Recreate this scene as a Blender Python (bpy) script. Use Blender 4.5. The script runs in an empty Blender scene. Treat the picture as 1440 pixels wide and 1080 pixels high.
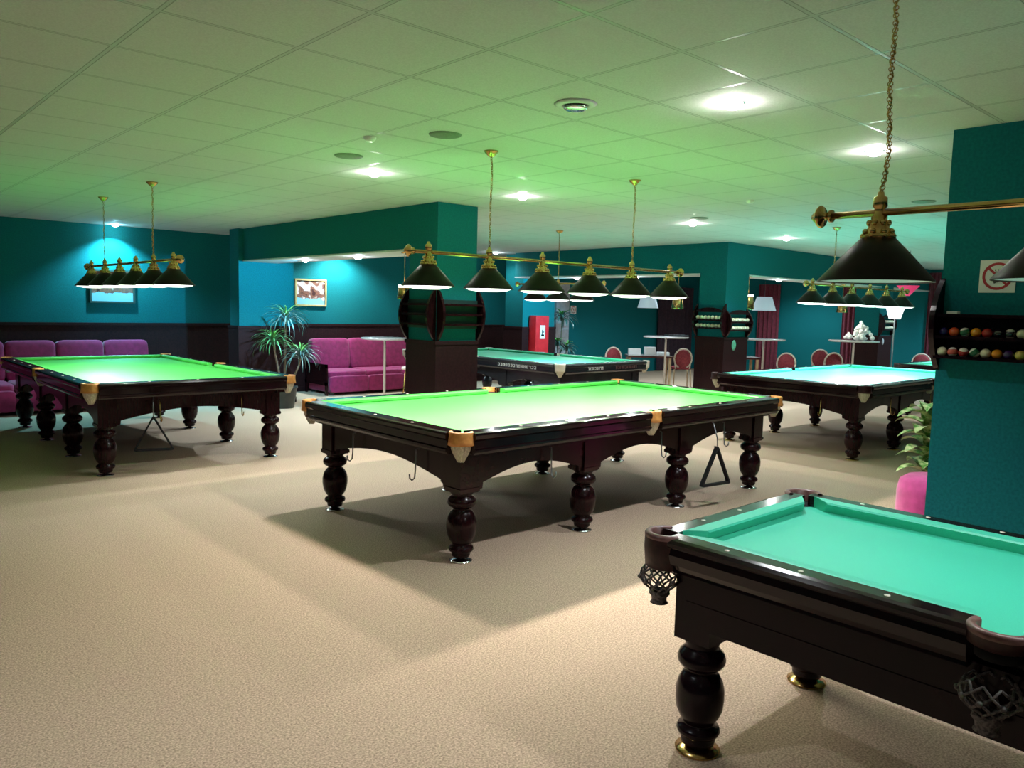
import bpy, math, random
from mathutils import Vector, Matrix
S = bpy.context.scene
COL = S.collection
PI = math.pi
rnd = random.Random(7)

# ------------------------------------------------------------------ materials
def new_mat(name, base, rough=.6, metal=0., coat=0., spec=None, emit=None, strength=0., sheen=0.):
    m = bpy.data.materials.new(name); m.use_nodes = True
    b = m.node_tree.nodes['Principled BSDF']
    b.inputs['Base Color'].default_value = (*base, 1)
    b.inputs['Roughness'].default_value = rough
    b.inputs['Metallic'].default_value = metal
    b.inputs['Coat Weight'].default_value = coat
    b.inputs['Coat Roughness'].default_value = .08
    if spec is not None: b.inputs['Specular IOR Level'].default_value = spec
    if sheen: b.inputs['Sheen Weight'].default_value = sheen
    if emit: b.inputs['Emission Color'].default_value = (*emit, 1); b.inputs['Emission Strength'].default_value = strength
    return m

def noisy(name, c1, c2, scale=40, rough=.7, bump=0., coord='Object', detail=4, stretch=(1, 1, 1), lo=.35, hi=.65, dist=.002, **kw):
    m = new_mat(name, c1, rough, **kw)
    t = m.node_tree; n = t.nodes; l = t.links; b = n['Principled BSDF']
    tc = n.new('ShaderNodeTexCoord'); mp = n.new('ShaderNodeMapping'); mp.inputs['Scale'].default_value = stretch
    no = n.new('ShaderNodeTexNoise'); no.inputs['Scale'].default_value = scale; no.inputs['Detail'].default_value = detail
    cr = n.new('ShaderNodeValToRGB')
    cr.color_ramp.elements[0].position = lo; cr.color_ramp.elements[0].color = (*c1, 1)
    cr.color_ramp.elements[1].position = hi; cr.color_ramp.elements[1].color = (*c2, 1)
    l.new(tc.outputs[coord], mp.inputs[0]); l.new(mp.outputs[0], no.inputs['Vector'])
    l.new(no.outputs['Fac'], cr.inputs[0]); l.new(cr.outputs[0], b.inputs['Base Color'])
    if bump:
        bp = n.new('ShaderNodeBump'); bp.inputs['Strength'].default_value = bump; bp.inputs['Distance'].default_value = dist
        l.new(no.outputs['Fac'], bp.inputs['Height']); l.new(bp.outputs[0], b.inputs['Normal'])
    return m

M = {}
M['wall'] = noisy('teal_paint', (.0012, .108, .122), (.0025, .142, .158), 60, .85, .25, spec=.2)
M['wall_beam'] = M['wall']
M['carpet'] = noisy('beige_carpet', (.28, .192, .130), (.70, .51, .36), 120, .95, .45, detail=8, dist=.003, lo=.32, hi=.68)
M['cloth_green'] = noisy('green_cloth', (.058, .47, .058), (.074, .52, .072), 300, .40, .1, spec=1.0)
M['cloth_teal'] = noisy('turquoise_cloth', (.04, .50, .33), (.06, .56, .38), 300, .42, .1, spec=.7)
M['cloth_mint'] = noisy('mint_cloth', (.04, .48, .26), (.06, .54, .30), 300, .42, .1, spec=.7)
M['wood'] = noisy('dark_mahogany', (.008, .0018, .0025), (.020, .004, .005), 9, .25, .0, stretch=(1, 9, 1), coat=.10, spec=.16)
M['wood_plum'] = noisy('plum_black_wood', (.004, .0013, .003), (.010, .003, .005), 9, .22, .0, stretch=(1, 9, 1), coat=.10, spec=.16)
M['rail_gloss'] = noisy('glossy_mahogany_rail', (.006, .002, .003), (.014, .004, .005), 9, .14, .0, stretch=(1, 9, 1), coat=.32, spec=.3)
M['wood_black'] = noisy('black_lacquer', (.008, .009, .012), (.014, .015, .02), 8, .25, coat=.5)
M['wood_red'] = noisy('reddish_wood', (.045, .010, .010), (.08, .018, .014), 8, .3, stretch=(1, 8, 1), coat=.4)
M['leather'] = noisy('tan_leather', (.60, .25, .06), (.74, .34, .09), 30, .5, .2)
M['leather_dark'] = noisy('maroon_leather', (.022, .008, .008), (.045, .015, .014), 40, .35, .3, spec=.3)
M['leather_pink'] = noisy('worn_leather', (.13, .06, .055), (.22, .11, .10), 40, .35, .2)
M['net'] = noisy('cream_netting', (.52, .49, .38), (.74, .70, .58), 90, .9, .5)
M['net_dark'] = noisy('black_cord', (.02, .018, .02), (.16, .14, .13), 120, .5, .3)
M['brass'] = noisy('polished_brass', (.58, .36, .12), (.72, .48, .18), 12, .22, metal=1.)
M['chrome'] = new_mat('chrome', (.7, .7, .7), .18, metal=1.)
M['steel'] = new_mat('grey_metal', (.35, .35, .36), .35, metal=1.)
M['shade'] = noisy('green_black_enamel', (.012, .0085, .006), (.017, .012, .009), 8, .42, spec=.18)
M['white_in'] = new_mat('white_enamel', (.85, .85, .82), .4)
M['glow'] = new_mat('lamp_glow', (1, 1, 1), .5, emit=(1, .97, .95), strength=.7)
M['glow_spot'] = new_mat('downlight_glow', (1, 1, 1), .5, emit=(1, .98, .95), strength=12)
M['magenta'] = noisy('magenta_velvet', (.24, .008, .075), (.36, .014, .115), 14, .8, .2, sheen=.2)
M['pink_velvet'] = noisy('pink_velvet', (.38, .02, .16), (.50, .035, .22), 14, .8, .2, sheen=.4)
M['rack_shade'] = noisy('rack_shade_green', (.004, .030, .026), (.006, .042, .036), 12, .6)  # shade between the rack shelves, put into a dark green
M['hole'] = new_mat('black_hole', (.004, .004, .004), .9)
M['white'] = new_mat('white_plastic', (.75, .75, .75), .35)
M['ivory'] = noisy('ivory', (.72, .66, .45), (.8, .74, .55), 10, .15, coat=.5)
M['pearl'] = new_mat('pearl_inlay', (.72, .68, .58), .25)
M['green_leaf'] = noisy('green_leaf', (.03, .12, .04), (.10, .30, .10), 9, .45, coat=.2)
M['leaf_young'] = noisy('young_leaf', (.08, .28, .05), (.20, .45, .10), 9, .45)
M['leaf_blue'] = noisy('grey_green_leaf', (.045, .11, .10), (.11, .21, .18), 9, .4, coat=.2)
M['leaf_cream'] = noisy('variegated_leaf', (.07, .22, .03), (.48, .55, .26), 22, .45, lo=.42, hi=.56)
M['bark'] = noisy('bark', (.10, .07, .045), (.18, .13, .08), 30, .9, .4)
M['pot'] = noisy('dark_pot', (.015, .02, .02), (.03, .035, .03), 10, .4)
M['soil'] = noisy('soil', (.02, .014, .01), (.05, .035, .02), 60, .95, .5)
M['lightwood'] = noisy('beech_wood', (.42, .28, .15), (.55, .38, .22), 12, .4, stretch=(1, 8, 1))
M['tabletop'] = noisy('pale_laminate', (.55, .53, .53), (.66, .64, .64), 30, .2, coat=.4)
M['chair_red'] = noisy('burgundy_fabric', (.20, .02, .03), (.30, .04, .05), 30, .8, .2)
M['cream'] = new_mat('cream_paint', (.62, .52, .42), .4)
M['curtain'] = noisy('burgundy_curtain', (.10, .008, .02), (.17, .015, .035), 20, .8, .2, sheen=.2)
M['curtain_dark'] = noisy('plum_curtain', (.022, .010, .020), (.04, .016, .03), 20, .8, .2)
M['grey_panel'] = noisy('grey_paint', (.34, .33, .36), (.42, .41, .44), 12, .7)
M['red'] = noisy('fire_red', (.55, .012, .02), (.64, .02, .028), 8, .4)
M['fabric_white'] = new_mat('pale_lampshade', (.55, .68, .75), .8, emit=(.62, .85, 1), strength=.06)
M['fabric_bright'] = new_mat('lit_lampshade', (.8, .8, .8), .8, emit=(.95, .95, 1), strength=.35)
M['pink'] = new_mat('pink_lampshade', (.8, .05, .18), .7, emit=(1, .05, .2), strength=.10)
M['flower'] = noisy('white_flowers', (.75, .72, .70), (.9, .88, .86), 20, .8, emit=(1, .97, .95), strength=0)
M['soffit'] = noisy('white_soffit', (.55, .57, .56), (.62, .64, .63), 20, .6)
M['paper'] = new_mat('white_card', (.72, .72, .68), .6)
M['sign_red'] = new_mat('sign_red', (.42, .02, .03), .6)
M['sign_black'] = new_mat('sign_black', (.02, .02, .02), .6)
M['photo_frame'] = noisy('pine_frame', (.45, .30, .12), (.55, .38, .16), 14, .4)
M['photo_mat'] = new_mat('dark_mount', (.015, .05, .045), .6)
M['grille'] = noisy('grey_grille', (.12, .16, .11), (.19, .24, .17), 200, .6)
M['badge'] = new_mat('green_badge', (.10, .38, .24), .4)

def wainscot_mat():
    m = noisy('plum_brown_panel', (.016, .005, .006), (.028, .008, .009), 45, .6, spec=.15)
    t = m.node_tree; n = t.nodes; l = t.links; b = n['Principled BSDF']
    tc = n.new('ShaderNodeTexCoord')
    sep = n.new('ShaderNodeSeparateXYZ'); l.new(tc.outputs['Object'], sep.inputs[0])
    add = n.new('ShaderNodeMath'); add.operation = 'ADD'; l.new(sep.outputs[0], add.inputs[0]); l.new(sep.outputs[1], add.inputs[1])
    hs = []
    for src, per in ((add.outputs[0], .30), (sep.outputs[2], 1.2)):
        d = n.new('ShaderNodeMath'); d.operation = 'DIVIDE'; d.inputs[1].default_value = per; l.new(src, d.inputs[0])
        f = n.new('ShaderNodeMath'); f.operation = 'FRACT'; l.new(d.outputs[0], f.inputs[0])
        g = n.new('ShaderNodeMath'); g.operation = 'GREATER_THAN'; g.inputs[1].default_value = .03; l.new(f.outputs[0], g.inputs[0]); hs.append(g)
    mu = n.new('ShaderNodeMath'); mu.operation = 'MULTIPLY'; l.new(hs[0].outputs[0], mu.inputs[0]); l.new(hs[1].outputs[0], mu.inputs[1])
    bp = n.new('ShaderNodeBump'); bp.inputs['Strength'].default_value = .5; bp.inputs['Distance'].default_value = .004
    l.new(mu.outputs[0], bp.inputs['Height']); l.new(bp.outputs[0], b.inputs['Normal'])
    return m
M['wainscot'] = wainscot_mat()

GX, GY = 2.306, 2.733
def ceiling_mat():
    m = noisy('ceiling_tiles', (.50, .50, .49), (.58, .58, .57), 120, .85, .3, coord='Object')
    t = m.node_tree; n = t.nodes; l = t.links; b = n['Principled BSDF']
    ramp = [x for x in n if x.type == 'VALTORGB'][0]
    tc = n.new('ShaderNodeTexCoord'); sep = n.new('ShaderNodeSeparateXYZ'); l.new(tc.outputs['Object'], sep.inputs[0])
    masks = []; edges = []
    for i, off in ((0, GX), (1, GY)):
        a = n.new('ShaderNodeMath'); a.operation = 'SUBTRACT'; a.inputs[1].default_value = off - 60; l.new(sep.outputs[i], a.inputs[0])
        d = n.new('ShaderNodeMath'); d.operation = 'DIVIDE'; d.inputs[1].default_value = .6; l.new(a.outputs[0], d.inputs[0])
        f = n.new('ShaderNodeMath'); f.operation = 'PINGPONG'; f.inputs[1].default_value = .5; l.new(d.outputs[0], f.inputs[0])
        g = n.new('ShaderNodeMath'); g.operation = 'LESS_THAN'; g.inputs[1].default_value = .013; l.new(f.outputs[0], g.inputs[0]); masks.append(g)
        e = n.new('ShaderNodeMath'); e.operation = 'LESS_THAN'; e.inputs[1].default_value = .021; l.new(f.outputs[0], e.inputs[0]); edges.append(e)
    mx = n.new('ShaderNodeMath'); mx.operation = 'MAXIMUM'; l.new(masks[0].outputs[0], mx.inputs[0]); l.new(masks[1].outputs[0], mx.inputs[1])
    me = n.new('ShaderNodeMath'); me.operation = 'MAXIMUM'; l.new(edges[0].outputs[0], me.inputs[0]); l.new(edges[1].outputs[0], me.inputs[1])
    mixe = n.new('ShaderNodeMixRGB'); l.new(me.outputs[0], mixe.inputs[0]); l.new(ramp.outputs[0], mixe.inputs[1]); mixe.inputs[2].default_value = (.27, .27, .26, 1)
    mix = n.new('ShaderNodeMixRGB'); l.new(mx.outputs[0], mix.inputs[0]); l.new(mixe.outputs[0], mix.inputs[1]); mix.inputs[2].default_value = (.40, .41, .40, 1)
    l.new(mix.outputs[0], b.inputs['Base Color'])
    r = n.new('ShaderNodeMapRange'); r.inputs['To Min'].default_value = .85; r.inputs['To Max'].default_value = .38
    l.new(mx.outputs[0], r.inputs['Value']); l.new(r.outputs[0], b.inputs['Roughness'])
    return m
M['ceiling'] = ceiling_mat()

def photo_mat(seed, tint=1.):
    m = new_mat('billiards_photograph', (.4, .3, .2), .3)
    t = m.node_tree; n = t.nodes; l = t.links; b = n['Principled BSDF']
    tc = n.new('ShaderNodeTexCoord'); mp = n.new('ShaderNodeMapping'); mp.inputs['Location'].default_value = (seed, seed, 0)
    v = n.new('ShaderNodeTexNoise'); v.inputs['Scale'].default_value = 9; v.inputs['Detail'].default_value = 1.5
    l.new(tc.outputs['Object'], mp.inputs[0]); l.new(mp.outputs[0], v.inputs['Vector'])
    cr = n.new('ShaderNodeValToRGB'); e = cr.color_ramp.elements
    e[0].position = .32; e[0].color = (.06, .02, .02, 1); e[1].position = .70; e[1].color = (.75, .72, .72, 1)
    for p, c in ((.42, (.25, .10, .06, 1)), (.5, (.12, .05, .05, 1)), (.57, (.55, .35, .28, 1)), (.62, (.6, .62, .68, 1))):
        x = e.new(p); x.color = c
    l.new(v.outputs['Fac'], cr.inputs[0])
    sep = n.new('ShaderNodeSeparateXYZ'); l.new(tc.outputs['Object'], sep.inputs[0])
    ad = n.new('ShaderNodeMath'); ad.operation = 'MULTIPLY_ADD'; ad.inputs[1].default_value = .12; l.new(v.outputs['Fac'], ad.inputs[0]); l.new(sep.outputs[2], ad.inputs[2])
    lt = n.new('ShaderNodeMath'); lt.operation = 'LESS_THAN'; lt.inputs[1].default_value = -.05; l.new(ad.outputs[0], lt.inputs[0])
    mix = n.new('ShaderNodeMixRGB'); l.new(lt.outputs[0], mix.inputs[0]); l.new(cr.outputs[0], mix.inputs[1]); mix.inputs[2].default_value = (.22, .45, .55, 1)
    l.new(mix.outputs[0], b.inputs['Base Color'])
    return m

# ------------------------------------------------------------------ mesh builder
class MB:
    def __init__(s): s.v = []; s.f = []; s.mi = []; s.sm = []
    def add(s, vs, fs, mi=0, smooth=False):
        o = len(s.v); s.v += [tuple(v) for v in vs]
        for f in fs: s.f.append([i + o for i in f]); s.mi.append(mi); s.sm.append(smooth)
        return s
    def box(s, c, d, mi=0, rz=0, mat=None):
        vs = []
        R = mat if mat else Matrix.Rotation(rz, 3, 'Z')
        for x in (-.5, .5):
            for y in (-.5, .5):
                for z in (-.5, .5):
                    vs.append(Vector(c) + R @ Vector((x * d[0], y * d[1], z * d[2])))
        return s.add(vs, [(0, 1, 3, 2), (4, 6, 7, 5), (0, 4, 5, 1), (2, 3, 7, 6), (0, 2, 6, 4), (1, 5, 7, 3)], mi)
    def b2(s, p, q, mi=0):
        return s.box([(p[i] + q[i]) / 2 for i in range(3)], [abs(q[i] - p[i]) for i in range(3)], mi)
    def lathe(s, prof, c=(0, 0, 0), seg=24, mi=0, cap0=False, cap1=False, axis='z', a0=0, a1=None, smooth=True, mis=None):
        full = a1 is None
        n = seg if full else seg + 1
        vs = []
        for r, z in prof:
            for k in range(n):
                a = (2 * PI * k / seg) if full else a0 + (a1 - a0) * k / seg
                p = (r * math.cos(a), r * math.sin(a), z)
                if axis == 'x': p = (p[2], p[0], p[1])
                elif axis == 'y': p = (p[0], p[2], p[1])
                vs.append((p[0] + c[0], p[1] + c[1], p[2] + c[2]))
        for i in range(len(prof) - 1):
            fs = []
            for k in range(seg):
                k2 = (k + 1) % n if full else k + 1
                fs.append((i * n + k, i * n + k2, (i + 1) * n + k2, (i + 1) * n + k))
            s_o = len(s.v)
            if i == 0: s.add(vs, fs, mis[i] if mis else mi, smooth); base = s_o
            else:
                for f in fs: s.f.append([q + base for q in f]); s.mi.append(mis[i] if mis else mi); s.sm.append(smooth)
        if cap0: s.f.append([base + k for k in range(n)][::-1]); s.mi.append(mi); s.sm.append(False)
        if cap1: s.f.append([base + (len(prof) - 1) * n + k for k in range(n)]); s.mi.append(mi); s.sm.append(False)
        return s
    def tube(s, pts, r, seg=8, mi=0, cap=True):
        pts = [Vector(p) for p in pts]; n = len(pts); rr = r if isinstance(r, (list, tuple)) else [r] * n
        vs = []; up = None
        for i, p in enumerate(pts):
            d = (pts[min(i + 1, n - 1)] - pts[max(i - 1, 0)]).normalized()
            if up is None: up = d.orthogonal().normalized()
            up = (up - d * up.dot(d))
            up = up.normalized() if up.length > 1e-6 else d.orthogonal().normalized()
            w = d.cross(up)
            for k in range(seg):
                a = 2 * PI * k / seg; vs.append(p + (up * math.cos(a) + w * math.sin(a)) * rr[i])
        fs = [(i * seg + k, i * seg + (k + 1) % seg, (i + 1) * seg + (k + 1) % seg, (i + 1) * seg + k) for i in range(n - 1) for k in range(seg)]
        o = len(s.v); s.add(vs, fs, mi, True)
        if cap:
            s.f.append([o + k for k in range(seg)][::-1]); s.mi.append(mi); s.sm.append(False)
            s.f.append([o + (n - 1) * seg + k for k in range(seg)]); s.mi.append(mi); s.sm.append(False)
        return s
    def prism(s, poly, a, b, plane='xz', mi=0):
        """poly extruded between a and b along the axis missing from plane"""
        def P(u, v, w):
            return {'xz': (u, w, v), 'yz': (w, u, v), 'xy': (u, v, w)}[plane]
        n = len(poly); vs = [P(u, v, a) for u, v in poly] + [P(u, v, b) for u, v in poly]
        fs = [list(range(n)), list(range(2 * n - 1, n - 1, -1))] + [(i, i + n, (i + 1) % n + n, (i + 1) % n) for i in range(n)]
        return s.add(vs, fs, mi)
    def sphere(s, c, r, seg=16, rings=10, mi=0, sc=(1, 1, 1)):
        vs = []; 
        for i in range(1, rings):
            t = PI * i / rings
            for k in range(seg):
                a = 2 * PI * k / seg
                vs.append((c[0] + r * sc[0] * math.sin(t) * math.cos(a), c[1] + r * sc[1] * math.sin(t) * math.sin(a), c[2] + r * sc[2] * math.cos(t)))
        o = len(vs); vs += [(c[0], c[1], c[2] + r * sc[2]), (c[0], c[1], c[2] - r * sc[2])]
        fs = [(i * seg + k, (i + 1) * seg + k, (i + 1) * seg + (k + 1) % seg, i * seg + (k + 1) % seg) for i in range(rings - 2) for k in range(seg)]
        fs += [(o, k, (k + 1) % seg) for k in range(seg)] + [(o + 1, (rings - 2) * seg + (k + 1) % seg, (rings - 2) * seg + k) for k in range(seg)]
        return s.add(vs, fs, mi, True)
    def mesh(s, name, mats):
        me = bpy.data.meshes.new(name); me.from_pydata(s.v, [], s.f)
        for m in (mats if isinstance(mats, (list, tuple)) else [mats]): me.materials.append(M[m] if isinstance(m, str) else m)
        me.polygons.foreach_set('material_index', s.mi); me.polygons.foreach_set('use_smooth', s.sm); me.update()
        import bmesh
        b = bmesh.new(); b.from_mesh(me); bmesh.ops.recalc_face_normals(b, faces=b.faces); b.to_mesh(me); b.free()
        return me

def obj(name, mb, mats, parent=None, loc=(0, 0, 0), rz=0, bevel=0, sub=0):
    me = mb.mesh(name, mats) if isinstance(mb, MB) else mb
    o = bpy.data.objects.new(name, me); COL.objects.link(o); o.location = loc; o.rotation_euler = (0, 0, rz)
    if parent: o.parent = parent
    if bevel:
        b = o.modifiers.new('Bevel', 'BEVEL'); b.width = bevel; b.segments = 2; b.limit_method = 'ANGLE'; b.angle_limit = .6
        b.harden_normals = False
    if sub:
        b = o.modifiers.new('Subdivision', 'SUBSURF'); b.levels = sub; b.render_levels = sub
    return o

def tag(o, label, cat, group=None, kind=None):
    o['label'] = label; o['category'] = cat
    if group: o['group'] = group
    if kind: o['kind'] = kind
    return o
def thing(name, label, cat, loc=(0, 0, 0), rz=0, group=None):
    o = bpy.data.objects.new(name, None); COL.objects.link(o); o.location = loc; o.rotation_euler = (0, 0, rz)
    o.empty_display_size = .1
    return tag(o, label, cat, group)
def struct(name, mb, mats, **k):
    o = obj(name, mb, mats, **k); o['kind'] = 'structure'; return o
def copy_tree(o, parent=None, depth=0):
    kids = [c for c in bpy.data.objects if c.parent == o]
    c = o.copy(); COL.objects.link(c)
    if parent: c.parent = parent
    for k in kids: copy_tree(k, c)
    return c

# ------------------------------------------------------------------ the room
CZ = 2.778
X0, X1, Y0, Y1 = -3.2, 19.5, -4.0, 13.4
struct('floor', MB().b2((X0, Y0, -.1), (X1, Y1, 0)), 'carpet')
struct('ceiling', MB().b2((X0, Y0, CZ), (X1, Y1, CZ + .1)), 'ceiling')
struct('wall_north', MB().b2((X0, Y1, 0), (X1, Y1 + .1, CZ)), 'wall')
struct('wall_south', MB().b2((X0, Y0 - .1, 0), (X1, Y0, CZ)), 'wall')
struct('wall_west', MB().b2((X0 - .1, Y0, 0), (X0, Y1, CZ)), 'wall')
struct('wall_east', MB().b2((X1, Y0, 0), (X1 + .1, Y1, CZ)), 'wall')
WH = 1.25
cap = .02
def wains(name, p, q):
    b = MB().b2(p, q); e = .012
    b.b2((p[0] - e, p[1] - e, q[2] - .03), (q[0] + e, q[1] + e, q[2] + .012))
    b.b2((p[0] - e, p[1] - e, 0), (q[0] + e, q[1] + e, .09))
    struct(name, b, 'wainscot')
wains('trim_1', (X0 + .02, Y1 - .03, 0), (12.16, Y1 - .001, WH))
tn = [2]
def column(x0, x1, y0, y1, wainscot=True):
    struct('wall_column', MB().b2((x0, y0, 0), (x1, y1, CZ)), 'wall')
    if wainscot:
        wains('trim_%d' % tn[0], (x0 - .022, y0 - .022, 0), (x1 + .022, y1 + .022, WH)); tn[0] += 1
column(5.20, 5.76, 6.95, 7.48)
column(5.12, 6.04, 12.0, 12.34)
column(10.98, 11.64, 7.0, 7.5)
column(11.22, 12.16, 12.0, 12.55)
column(16.82, 17.45, 7.0, 7.52)
column(5.20, 5.75, 1.22, 1.80, False)
BZ = 2.29
def beam(p, q, soffit=None):
    struct('wall_beam', MB().b2((p[0], p[1], BZ), (q[0], q[1], CZ - .001)), 'wall')
    struct('trim_%d' % tn[0], MB().b2((p[0] - .012, p[1] - .0, BZ - .02), (q[0] + .012, q[1], BZ)), 'soffit'); tn[0] += 1
beam((5.20, 7.48, 0), (5.75, 12.0, 0))
beam((10.98, 7.5, 0), (11.6, 12.0, 0))
struct('wall_beam', MB().b2((11.64, 7.0, BZ), (16.82, 7.45, CZ - .001)), 'wall')
struct('trim_%d' % tn[0], MB().b2((11.64, 6.988, BZ - .02), (16.82, 7.46, BZ)), 'soffit'); tn[0] += 1
struct('wall_beam', MB().b2((17.45, 7.0, BZ), (X1, 7.45, CZ - .001)), 'wall')
struct('trim_%d' % tn[0], MB().b2((17.45, 6.988, BZ - .02), (X1, 7.46, BZ)), 'soffit'); tn[0] += 1
struct('trim_%d' % tn[0], MB().b2((13.55, Y1 - .10, 0), (14.0, Y1 - .001, 2.3)), 'grey_panel'); tn[0] += 1

# ------------------------------------------------------------------ Russian billiard table
LEGP = [(.050, .030), (.058, .036), (.062, .052), (.060, .062), (.078, .072), (.083, .085), (.078, .10), (.058, .112), (.060, .122), (.078, .145), (.092, .18),
        (.099, .225), (.099, .262), (.09, .30), (.072, .33), (.056, .345), (.058, .357), (.078, .365), (.092, .38), (.095, .397), (.09, .415), (.07, .432), (.062, .44), (.075, .452), (.075, .46)]
MESH = {}
def leg_meshes(wood, key, top=.74, hb=.46):
    k = ('leg', wood, key)
    if k not in MESH:
        b = MB(); b.lathe(LEGP, seg=28, cap0=True)
        b.box((0, 0, (hb + top) / 2), (.15, .15, top - hb)); b.box((0, 0, hb + .02), (.165, .165, .025))
        f = MB(); f.lathe([(0.0, 0.001), (.074, 0.001), (.076, .007), (.05, .012), (.022, .020), (.022, .04)], seg=20)
        MESH[k] = (b.mesh('leg', wood), f.mesh('levelling_foot', 'chrome' if key != 'brass' else 'brass'))
    return MESH[k]

def rail_profile():
    return [(-.125, .877), (-.022, .877), (-.006, .871), (0, .858), (-.002, .835), (-.014, .822), (-.014, .775), (-.004, .768), (-.004, .755), (-.016, .748), (-.022, .735), (-.125, .735)]
def cush_profile():
    return [(-.124, .877), (-.150, .8775), (-.172, .872), (-.176, .866), (-.165, .845), (-.15, .837), (-.124, .837)]
def sweep(b, prof, side, off, a, c, ma, mc, mi=0, smooth=False):
    """prof (d, z): d = signed outward distance from the edge line at distance off; side = '+x','-x','+y','-y'; a..c along; ma, mc = miter slopes per unit depth"""
    vs = []
    for e, (t, m, sg) in enumerate(((a, ma, 1), (c, mc, -1))):
        for d, z in prof:
            al = t + sg * m * (-d)
            o = off + d
            vs.append({'+y': (al, o, z), '-y': (al, -o, z), '+x': (o, al, z), '-x': (-o, al, z)}[side])
    n = len(prof)
    b.add(vs, [list(range(n)), list(range(2 * n - 1, n - 1, -1))] + [(i, i + n, (i + 1) % n + n, (i + 1) % n) for i in range(n)], mi, smooth)

def pocket_mesh(leather, r0=.055, h=.085, flare=.012, th=.016, top=.882, span=105):
    b = MB(); seg = 18; a0, a1 = math.radians(-span), math.radians(span)
    prof = [(r0, top - .05), (r0, top - .004), (r0 + .004, top), (r0 + th, top), (r0 + th + .006, top - .006), (r0 + th + .004, top - .03), (r0 + th + flare * .6, top - h * .7), (r0 + th + flare, top - h), (r0 + .01, top - h), (r0, top - .05)]
    b.lathe(prof, seg=seg, a0=a0, a1=a1)
    return b.mesh('pocket', leather)
def net_mesh(mat, r=.062, z0=.80, z1=.69):
    b = MB(); b.lathe([(r, z0), (r * .97, z0 - .02), (r * .75, (z0 + z1) / 2), (r * .35, z1 + .01), (r * .2, z1), (.0, z1)], seg=16)
    for k in range(12):
        a = 2 * PI * k / 12
        b.tube([(r * math.cos(a) * s, r * math.sin(a) * s, z) for s, z in ((1.03, z0), (.95, z0 - .03), (.78, (z0 + z1) / 2), (.3, z1))], .003, 5)
    return b.mesh('pocket_net', mat)

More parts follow.
